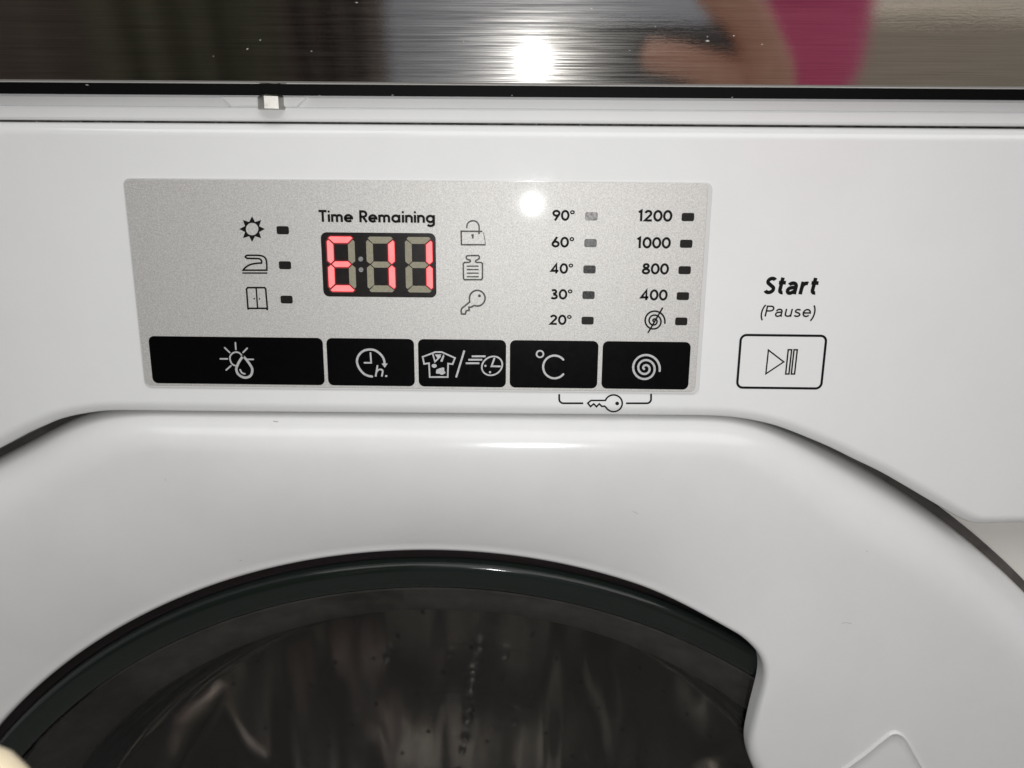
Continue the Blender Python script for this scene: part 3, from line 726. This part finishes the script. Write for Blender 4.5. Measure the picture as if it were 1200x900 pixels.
# the dish is sunk against a softened inner outline, so the bay corner leaves no creases
ru = [r_in(math.pi*2*i/360) for i in range(360)]
for _ in range(260): ru = [(ru[i-1]+2*ru[i]+ru[(i+1) % 360])/4 for i in range(360)]
def r_soft(th):
    f = (th % (2*math.pi))/(2*math.pi)*360; i = int(f); return ru[i % 360]+(ru[(i+1) % 360]-ru[i % 360])*(f-i)
def dish(th, r, ro):
    rs = r_soft(th); e_ = AE*(1+.75*(1-cut(th))); q = (ro-e_-r)/(ro-e_-rs); q = max(0, q)
    return CREST+DISH*(q**1.7 if q < 1 else 1+.25*(1-math.exp(-6.8*(q-1))))*(1-.85*lobe(th))
def bay_w(th):
    th = (th+math.pi) % (2*math.pi)-math.pi
    return sstep(1.13, .80, th)*sstep(-1.0, -.8, th)
def lobe(th):
    th = (th+math.pi) % (2*math.pi)-math.pi
    return sstep(1.26, .99, th)*sstep(-1.0, -.7, th)
rout_s = [r_out(t_) for t_ in ths]
for _ in range(4): rout_s = [(rout_s[i-1]+2*rout_s[i]+rout_s[(i+1) % len(ths)])/4 for i in range(len(ths))]
for th, ri_ in zip(ths, rin):
    ro = rout_s[ths.index(th)]; c, s = math.cos(th), math.sin(th)
    RL = .0016+.0036*bay_w(th); span = ro-AE-ri_-RL; fl_ = 1-cut(th)
    for kind, q, dpt in PR:
        if kind == 'r': r, y = ro-q*(1+.75*fl_), dpt if dpt > .0120 else CREST+(dpt-CREST)*(1+.95*fl_)
        elif kind == 'f': r = ro-AE*(1+.75*fl_)-(span-AE*.75*fl_)*q; y = dish(th, r, ro)
        elif kind == 'l': r = ri_+RL*(1-q); y = dish(th, ri_+RL, ro)+dpt*(.0016+.0026*bay_w(th))
        else: r = ri_; y = dish(th, ri_+RL, ro)+.0072-.0024*bay_w(th)
        vs.append((DC[0]+c*r, y, DC[1]+s*r))
NTt = len(ths)
for i in range(NTt):
    j = (i+1) % NTt
    for k in range(NP-1): fs.append((i*NP+k, j*NP+k, j*NP+k+1, i*NP+k+1))
mb = MB(); mb.add(vs, fs)
door = part(mb, 'door', M['door_white'], None, True)

# added ring, its grey standing in for shade in the crevice round the door
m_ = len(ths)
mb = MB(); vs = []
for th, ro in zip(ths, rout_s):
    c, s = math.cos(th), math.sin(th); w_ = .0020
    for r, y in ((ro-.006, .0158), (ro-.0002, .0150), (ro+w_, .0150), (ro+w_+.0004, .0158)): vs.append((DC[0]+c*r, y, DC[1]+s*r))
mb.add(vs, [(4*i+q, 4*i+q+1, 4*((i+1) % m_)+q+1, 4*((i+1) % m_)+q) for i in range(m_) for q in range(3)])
part(mb, 'crevice_shade_ring', M['crevice_shade'], None, True)
def revolve(profile, c, n=160, closed=False):
    mb = MB(); m_ = len(profile); vs = []; fs = []
    for i in range(n):
        a = 2*math.pi*i/n
        for r, y in profile: vs.append((c[0]+r*math.cos(a), y, c[1]+r*math.sin(a)))
    for i in range(n):
        j = (i+1) % n
        for k in range(m_-1): fs.append((i*m_+k, j*m_+k, j*m_+k+1, i*m_+k+1))
    mb.add(vs, fs); return mb
def rad_at(px, py, y):
    p = pm(px, py, y); return math.hypot(p.x-GC[0], p.z-GC[1])
ra = rad_at(560, 661.5, .006)
part(revolve([(GR+.006, .0105), (ra+.0006, .0105), (ra+.0004, .0085)], GC), 'glass_rim', M['rim'], door, True)
# thick glass edge, ground and dark, round the clear pane
rb = rad_at(500, 687, .0075)
part(revolve([(ra+.0003, .0095), (ra+.0002, .0072), (ra-.0002, .0062), (ra-.0010, .0056), (ra-.0022, .0054), (rb+.0016, .0061), (rb+.0006, .0063), (rb+.0001, .0067), (rb-.0001, .0075)], GC), 'glass_edge', M['green'], door, True)
dome = [((rb-.0004)*(1-i/16), .0066-.0035*(1-(1-i/16)**2)) for i in range(0, 16)]+[(.0004, .0031)]
part(revolve(dome, GC), 'door_glass', M['glass'], door, True)
rc_ = rad_at(500, 714, .02)
part(revolve([(rb-.001, .012), (rb-.0025, .0125), (rc_+.004, .019), (rc_, .020), (rc_-.001, .024)], GC), 'inner_ring', M['gasket'], door, True)
bowl = [(rc_-.0012, .022), (rc_-.004, .034), (rc_-.010, .052), (rc_-.022, .070), (rc_-.032, .078)]+[((rc_-.036)*(1-i/150), .080+.012*(1-(1-i/150)**2)+.00055*math.sin(i*.93+1.7*math.sin(i*.23)+.8*math.sin(i*.071))*(.35+.65*abs(math.sin(i*.37+.4)))) for i in range(0, 150)]+[(.0003, .092)]
part(revolve(bowl, GC), 'glass_bowl', M['bowl'], door, True)
# badge on the handle bay
bq = [(1038, 855), (1046, 852.5), (1054, 855), (1061, 862), (1069, 876), (1084, 902), (1100, 932), (1114, 962), (1112, 985), (1085, 1005), (1045, 1028), (1022, 1030), (1004, 1012), (985, 970), (968, 934), (966, 918), (978, 904), (994, 891), (1012, 877), (1028, 863)]
bq = catmull(bq[-3:]+bq+bq[:3], 4)[12:-13]
def door_y(x, z):
    th = math.atan2(z-DC[1], x-DC[0]); return dish(th, math.hypot(x-DC[0], z-DC[1]), r_out(th))
bp_ = ccw(P2(bq, -.001)); mb = MB(); vs = []; fs = []; nb = len(bp_)
for d_, h_ in ((0, .0004), (.0001, -.0004), (.0003, -.0007), (.00055, -.0008), (.0008, -.0006), (.0011, -.00035)):
    for x, z in offset_ring(bp_, d_): vs.append((x, door_y(x, z)+h_, z))
bcx, bcz = sum(p[0] for p in bp_)/nb, sum(p[1] for p in bp_)/nb
for d_ in (.85, .65, .45, .25, .1):
    for x, z in offset_ring(bp_, .0011): vs.append((bcx+(x-bcx)*d_, door_y(bcx+(x-bcx)*d_, bcz+(z-bcz)*d_)-.00035, bcz+(z-bcz)*d_))
for k in range(10):
    for i in range(nb): fs.append((k*nb+i, k*nb+(i+1) % nb, (k+1)*nb+(i+1) % nb, (k+1)*nb+i))
fs.append(tuple(range(10*nb, 11*nb)))
mb.add(vs, fs)
part(mb, 'badge', M['door_white'], door, True, label='raised rounded badge')
cpx = pm(1035, 941, -.001)
M['ochre'] = mat('ochre_ink', (.42, .35, .18), .5)
mb = MB(); ribbon(mb, arc(cpx.x, cpx.z, .0082, .0082, 0, 350, 35), .0006, door_y(cpx.x, cpx.z)-.0006, closed=True); part(mb, 'badge_ring', M['ochre'], door, 'flatprint')

M['scuff'] = mat('scuff', (.42, .41, .39), .6)
t = add_noise(M['scuff'], 300); ramp_from(M['scuff'], t, .3, .7, (.34, .33, .31), (.5, .49, .47), 'Base Color')
for pts, w_ in (([(984, 727), (989, 726.2), (995, 727.2)], .6), ([(323, 491.6), (328, 492)], 1.0), ([(271, 669), (273, 670)], .9), ([(1012, 642), (1013, 643)], .8), ([(196, 560), (197, 561)], .7), ([(742, 600), (748, 603)], .5)):
    mb = MB(); q_ = catmull(P2(pts, -.001), 4); ribbon(mb, q_, w_*MMPX, 0)
    mb.v = [(x, door_y(x, z)-.00004, z) for x, y, z in mb.v]; part(mb, 'scuff_mark', M['scuff'], door, 'flatprint')
# gasket + drum
part(revolve([(.188, .0125), (.176, .020), (.170, .030), (.176, .040), (.180, .055), (.172, .070), (.185, .080)], DC), 'gasket', M['gasket'], None, True)
dr = part(revolve([(.17, .075), (.215, .085), (.222, .10), (.222, .30), (.215, .315), (.14, .318), (.06, .312), (.001, .310)], (DC[0], DC[1])), 'drum', M['drum'], None, True)
mbh = MB()
for ring_, r in enumerate((.05, .075, .10, .125, .15, .175, .20)):
    nn = int(r*150)
    for i in range(nn):
        a = 2*math.pi*(i+.5*(ring_ % 2))/nn; cx, cz = DC[0]+r*math.cos(a), DC[1]+r*math.sin(a)
        mbh.add([(cx+.0013*math.cos(t_*math.pi/4), .3095, cz+.0013*math.sin(t_*math.pi/4)) for t_ in range(8)], [tuple(range(8))])
hl = part(mbh, 'drum_holes', M['hole'], dr, 'flatprint'); hl['kind'] = 'stuff'
M['glint'] = mat('glint_chrome', (.9, .9, .88), .14, metal=1.0)
t = add_noise(M['glint'], 400); ramp_from(M['glint'], t, .3, .7, (.11,)*3, (.18,)*3, 'Roughness')
for px_, py_, r in ((562, 766, .004), (557, 784, .003), (553, 803, .0042), (551, 815, .005), (549, 839, .0032), (547, 851, .0052), (544, 874, .004), (541, 889, .0032), (591, 776, .0042), (603, 856, .0032), (526, 776, .003), (452, 779, .0038)):  # invented bumps, placed to return the flash as a row of glints
    p = pm(px_, py_, .300); mb = MB(); vv = []; ff = []
    for k in range(6):
        t_ = math.pi/2*k/6
        for i in range(12): vv.append((p.x+r*math.cos(t_)*math.cos(i*math.pi/6), .310-1.6*r*math.sin(t_), p.z+r*math.cos(t_)*math.sin(i*math.pi/6)))
    for k in range(5):
        for i in range(12): ff.append((k*12+i, k*12+(i+1) % 12, (k+1)*12+(i+1) % 12, (k+1)*12+i))
    ff.append(tuple(range(60, 72))); mb.add(vv, ff); part(mb, 'drum_glint_bump', M['glint'], dr, True)
for i in range(3):
    a = math.radians(80+120*i); mb = MB(); u = (math.cos(a), math.sin(a)); v = (-u[1], u[0])
    sec = [(.222, -.035), (.196, -.016), (.184, 0), (.196, .016), (.222, .035)]
    vv = []
    for y in (.11, .13, .28, .30):
        kk = .6 if y in (.11, .30) else 1
        for r, w_ in sec: rr_ = .222-(.222-r)*kk; vv.append((DC[0]+u[0]*rr_+v[0]*w_*kk, y, DC[1]+u[1]*rr_+v[1]*w_*kk))
    mb.add(vv, [(q*5+k, q*5+k+1, (q+1)*5+k+1, (q+1)*5+k) for q in range(3) for k in range(4)])
    part(mb, 'paddle', M['drum'], dr, True)

# ================================================================== STEEL PANEL ABOVE
Sy = -0.003
S0 = pm(600, 98.0, Sy)                       # lower edge
SP = pm(633, 74, Sy)
tilt = math.atan2(SP.z-(CAM.z+FLASH_POS.z)/2, SP.y-.0008-(CAM.y+FLASH_POS.y)/2)
st = empty('steel_panel', (XC, Sy, S0.z))
set_props(st, 'brushed stainless steel panel above the washing machine, mirroring the camera flash and a hand', 'panel')
def steel_y(z): return Sy-(z-S0.z)*math.tan(tilt)
mb = MB()
zh = S0.z+.13
ct, sn = math.cos(tilt), math.sin(tilt)
prof_ = [(Sy+.0030, S0.z-.0001), (Sy+.0006, S0.z-.0003), (Sy+.0002, S0.z-.00015), (Sy, S0.z+.00015), (steel_y(zh), zh), (steel_y(zh)+.0015, zh), (Sy+.003, S0.z+.002)]
zsl = pm(0, 95.5, Sy).z; zsr = pm(1200, 104.0, Sy).z; gx = (zsr-zsl)/(pm(1200, 100, Sy).x-pm(0, 100, Sy).x)
def shift(pr, dz): return [(y, z+dz) for y, z in pr]
x0s, x1s = XC-.42, XC+.42
strip(mb, shift(prof_, gx*(x0s-S0.x)), shift(prof_, gx*(x1s-S0.x)), x0s, x1s, 1)
o = mb.build('steel_sheet', M['steel'], st); fix(o)
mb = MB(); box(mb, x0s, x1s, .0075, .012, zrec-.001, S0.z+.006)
o = mb.build('gap_shade_strip', M['dark'], st); fix(o)  # black strip standing in for the shade in the gap under the steel
mb = MB(); box(mb, x0s, x1s, .016, .3, zrec+.004, S0.z+.1)
o = mb.build('backing_board', M['dark'], st); fix(o)

# ================================================================== WHAT THE STEEL MIRRORS
NRM = Vector((0, -math.cos(tilt), -math.sin(tilt)))
def mirror(px, py, y):
    """point on plane Y=y behind the camera that the steel shows at this photo position"""
    d = (FW*900+RT*(px-600)-UP*(py-450)).normalized()
    p0 = Vector((0, Sy, S0.z)); t_ = (p0-CAM).dot(NRM)/d.dot(NRM); h = CAM+d*t_
    r = d-2*d.dot(NRM)*NRM
    return h+r*((y-h.y)/r.y)
def simple(name, mbx, material, label, cat=None, kind=None, smooth=False):
    o = mbx.build(name, material, None, smooth); set_props(o, label, cat, None, kind); return o
wallm = mat('painted_wall', (.52, .54, .60), .7); t = add_noise(wallm, 5); ramp_from(wallm, t, .3, .7, (.42, .44, .50), (.49, .505, .55), 'Base Color')
curt = mat('olive_cloth', (.055, .052, .032), .9); t = add_noise(curt, 40); ramp_from(curt, t, .3, .7, (.12, .115, .07), (.17, .165, .11), 'Base Color')
browm = mat('brown_cloth', (.05, .03, .022), .9); t = add_noise(browm, 60); ramp_from(browm, t, .3, .7, (.12, .09, .07), (.17, .135, .11), 'Base Color')
beige = mat('beige_board', (.36, .31, .24), .6); t = add_noise(beige, 12, (1, 1, 6)); ramp_from(beige, t, .3, .7, (.40, .35, .27), (.5, .44, .35), 'Base Color')
pinkm = mat('pink_cloth', (.85, .13, .30), .85); t = add_noise(pinkm, 90); bump_from(pinkm, t, .4, .002)
skin = mat('skin', (.42, .20, .13), .5); t = add_noise(skin, 120); ramp_from(skin, t, .3, .7, (.62, .31, .21), (.72, .40, .29), 'Base Color')
phm = mat('phone_back', (.012, .012, .014), .25, coat=.5); t = add_noise(phm, 300); ramp_from(phm, t, .3, .7, (.01, .01, .012), (.018, .018, .02), 'Base Color')
YWALL = -1.9
mb = MB(); box(mb, -3, 3.2, YWALL-.05, YWALL, -.75, 1.9); simple('wall', mb, wallm, None, None, 'structure')
floorm = mat('floor_tiles', (.42, .38, .33), .5); t = add_noise(floorm, 6); ramp_from(floorm, t, .3, .7, (.37, .36, .345), (.45, .44, .425), 'Base Color')
mb = MB(); box(mb, -3, 3.2, YWALL, .8, -.75, -.70); simple('floor', mb, floorm, None, None, 'structure')
# curtain with folds, left
def curtain(xa_, xb_, y, name, material, label, amp, n=60):
    mb = MB(); vs = []; fs = []
    for i in range(n+1):
        t_ = i/n; x = xa_+(xb_-xa_)*t_; yy = y+amp*math.sin(t_*23)+amp*.5*math.sin(t_*51+1)
        vs += [(x, yy, -.698), (x, yy, 1.6), (x, yy-.01, 1.6), (x, yy-.01, -.698)]
    for i in range(n):
        for q in range(4): fs.append((4*i+q, 4*i+(q+1) % 4, 4*i+4+(q+1) % 4, 4*i+4+q))
    fs += [(0, 1, 2, 3), (4*n, 4*n+1, 4*n+2, 4*n+3)]
    mb.add(vs, fs); return simple(name, mb, material, label, 'curtain', None, True)
curtain(mirror(-420, 50, -1.5).x, mirror(110, 50, -1.5).x, -1.5, 'curtain', browm, 'dark brown curtain mirrored at the far left of the steel', .02)
curtain(mirror(112, 50, -1.45).x, mirror(330, 50, -1.45).x, -1.45, 'curtain', curt, 'dark olive curtain mirrored in the left of the steel', .025)
curtain(mirror(330, 50, -1.3).x, mirror(452, 50, -1.3).x, -1.3, 'curtain', browm, 'narrow folded dark curtain mirrored left of the flash glare', .03)
q0 = mirror(985, 19, -1.2); q1 = mirror(1700, 19, -1.2)
mb = MB(); box(mb, q0.x, q1.x, -1.65, -1.2, -.70, q0.z); simple('cabinet', mb, beige, 'low beige cabinet mirrored at the right of the steel', 'cabinet')
# phone held at the camera, just behind the lens
YPH = CAM.y-.016
a, b_ = mirror(640, 27, YPH), mirror(885, 132, YPH)
ph = part(slab(ccw(rrect(min(a.x, b_.x), min(a.z, b_.z), max(a.x, b_.x), max(a.z, b_.z), .008)), YPH, YPH-.008), 'mobile_phone', phm)
ph.parent = None; ph.matrix_parent_inverse = Matrix.Identity(4)
set_props(ph, 'dark mobile phone with its flash on, held up and mirrored in the steel', 'phone')
# person: hand and arm grown as one skin, pink sleeve
def skin_mesh(name, chains, material, parent, sub=2):
    vs = []; es = []; rad = []; idx = {}
    for ch in chains:
        prev = None
        for p_, r in ch:
            key = tuple(round(c, 5) for c in p_)
            if key not in idx: idx[key] = len(vs); vs.append(tuple(p_)); rad.append(r)
            i = idx[key]
            if prev is not None: es.append((prev, i))
            prev = i
    me = bpy.data.meshes.new(name); me.from_pydata(vs, es, [])
    o = bpy.data.objects.new(name, me); COL.objects.link(o)
    md = o.modifiers.new('skin', 'SKIN'); sd = o.modifiers.new('sub', 'SUBSURF'); sd.levels = sub; sd.render_levels = sub
    lay = me.skin_vertices[0].data
    for i, r in enumerate(rad): lay[i].radius = (r, r)
    lay[0].use_root = True
    dg = bpy.context.evaluated_depsgraph_get(); nm = bpy.data.meshes.new_from_object(o.evaluated_get(dg)); nm.name = name
    COL.objects.unlink(o); bpy.data.objects.remove(o)
    for p_ in nm.polygons: p_.use_smooth = True
    nm.materials.clear(); nm.materials.append(material)
    o = bpy.data.objects.new(name, nm); COL.objects.link(o); o.parent = parent
    return o
def mp(px, py, dy=0.0): return mirror(px, py, YPH+dy)
wr = mp(905, 185, -.03); palm = mp(876, 100, -.012)
chains = [
    [(palm, .015), (mp(890, 128, -.02), .018), (wr, .020), (wr+Vector((.05, -.10, -.06)), .030), (wr+Vector((.11, -.22, -.12)), .038), (wr+Vector((.14, -.30, -.10)), .045)],
    [(palm, .016), (mp(862, 94, -.002), .0095), (mp(835, 84, .006), .0085), (mp(800, 73, .009), .0078), (mp(748, 64, .009), .0066)],
    [(palm, .016), (mp(890, 52, -.004), .0115), (mp(876, 20, .003), .0100), (mp(852, -4, .009), .0092), (mp(815, -22, .010), .0078)],
    [(palm, .016), (mp(892, 60, -.022), .010), (mp(885, 20, -.034), .0085), (mp(880, 10, -.036), .0078), (mp(830, 20, -.034), .0065)],
    [(palm, .016), (mp(894, 80, -.026), .010), (mp(888, 55, -.038), .0085), (mp(890, 50, -.040), .0076), (mp(850, 55, -.038), .0063)],
    [(palm, .016), (mp(892, 105, -.028), .010), (mp(885, 95, -.040), .0075), (mp(890, 92, -.040), .0068), (mp(860, 95, -.038), .0056)],
]
body = skin_mesh('person', chains, skin, None)
set_props(body, 'person in a pink top holding up the phone, mirrored in the steel', 'person')
YT = -.62
s0, s1, s2 = mirror(966, -60, YT), mirror(958, 30, YT), mirror(950, 84, YT)
tz = Vector((0, 0, 1))
el = wr+Vector((.14, -.30, -.10))
sl_ = skin_mesh('pink_top', [[(s1+Vector((.0, 0, .02)), .050), (s2, .044), (s2+Vector((0, 0, -.03)), .04)], [(s1+Vector((.0, 0, .02)), .050), (s0, .06), (s0+Vector((.06, -.05, .12)), .09), (s0+Vector((.10, -.08, .25)), .11)]], pinkm, body)

def cp_(px, py, d): return CAM+FW*d+RT*((px-600)/900*d)-UP*((py-450)/900*d)
tipm = mat('flash_pale_fingertip', (.86, .74, .52), .5); t = add_noise(tipm, 150); ramp_from(tipm, t, .3, .7, (.82, .69, .47), (.90, .79, .58), 'Base Color')  # skin colour paled to stand for overexposure by the flash
ft = skin_mesh('finger', [[(cp_(-28, 905, .082), .0088), (cp_(-110, 1060, .088), .0090), (cp_(-170, 1250, .092), .0098), (cp_(-260, 1600, .085), .0105)]], tipm, body)
ft['label'] = 'fingertip close to the lens at the lower left'

# lint and dust caught on the steel edge, the black strip below it and the gap
M['lint'] = mat('lint', (.62, .60, .56), .9)
t = add_noise(M['lint'], 900); ramp_from(M['lint'], t, .3, .7, (.5, .48, .44), (.7, .68, .64), 'Base Color')
mb = MB(); rnd = random.Random(11)
def speck(x, y, z, r):
    a = rnd.uniform(0, 6.28); c, s_ = math.cos(a)*r*rnd.uniform(.8, 1.8), math.sin(a)*r
    mb.add([(x-c, y, z-s_), (x+c, y, z+s_), (x-s_*.5, y-r*.4, z+c*.4), (x+s_*.4, y+r*.3, z-c*.4)], [(0, 1, 2), (0, 1, 3), (0, 2, 3), (1, 2, 3)])
for px_, py_, r in ((102, 99.5, 2.2), (375, 112.5, 2.2), (460, 111.5, 1.6), (600, 112, 1.4), (858, 114, 1.3)): p = pm(px_, py_, .0066); speck(p.x, p.y, p.z, r*MMPX*.8)
for px_, py_, r in ((290, 57.5, 1.6), (305, 47, 1.0), (250, 66, 1.2), (829, 48, 1.7), (829, 43, 1.1), (768, 31, 1.1), (738, 59, 1.3), (543, 49, 1.1), (365, 60, 1.0), (693, 10, 1.1), (860, 42, 1.2), (418, 3, 1.2), (560, 20, .8), (893, 52, .9)):
    p = pm(px_, py_, -.006); z = p.z; y = steel_y(z)-.0001; p = pm(px_, py_, y); speck(p.x, steel_y(p.z)-.00012, p.z, r*MMPX*.8)
for i in range(26):
    px_ = rnd.choice([rnd.uniform(40, 330), rnd.uniform(480, 700)]); py_ = 141.6+px_*.0068+rnd.uniform(-.6, 1.6); p = pm(px_, py_, .0028); speck(p.x, p.y, p.z, rnd.uniform(.5, 1.1)*MMPX)
o = mb.build('lint_specks', M['lint'], None); set_props(o, 'tiny specks of lint and dust on the steel edge and in the gap below', None, None, 'stuff')
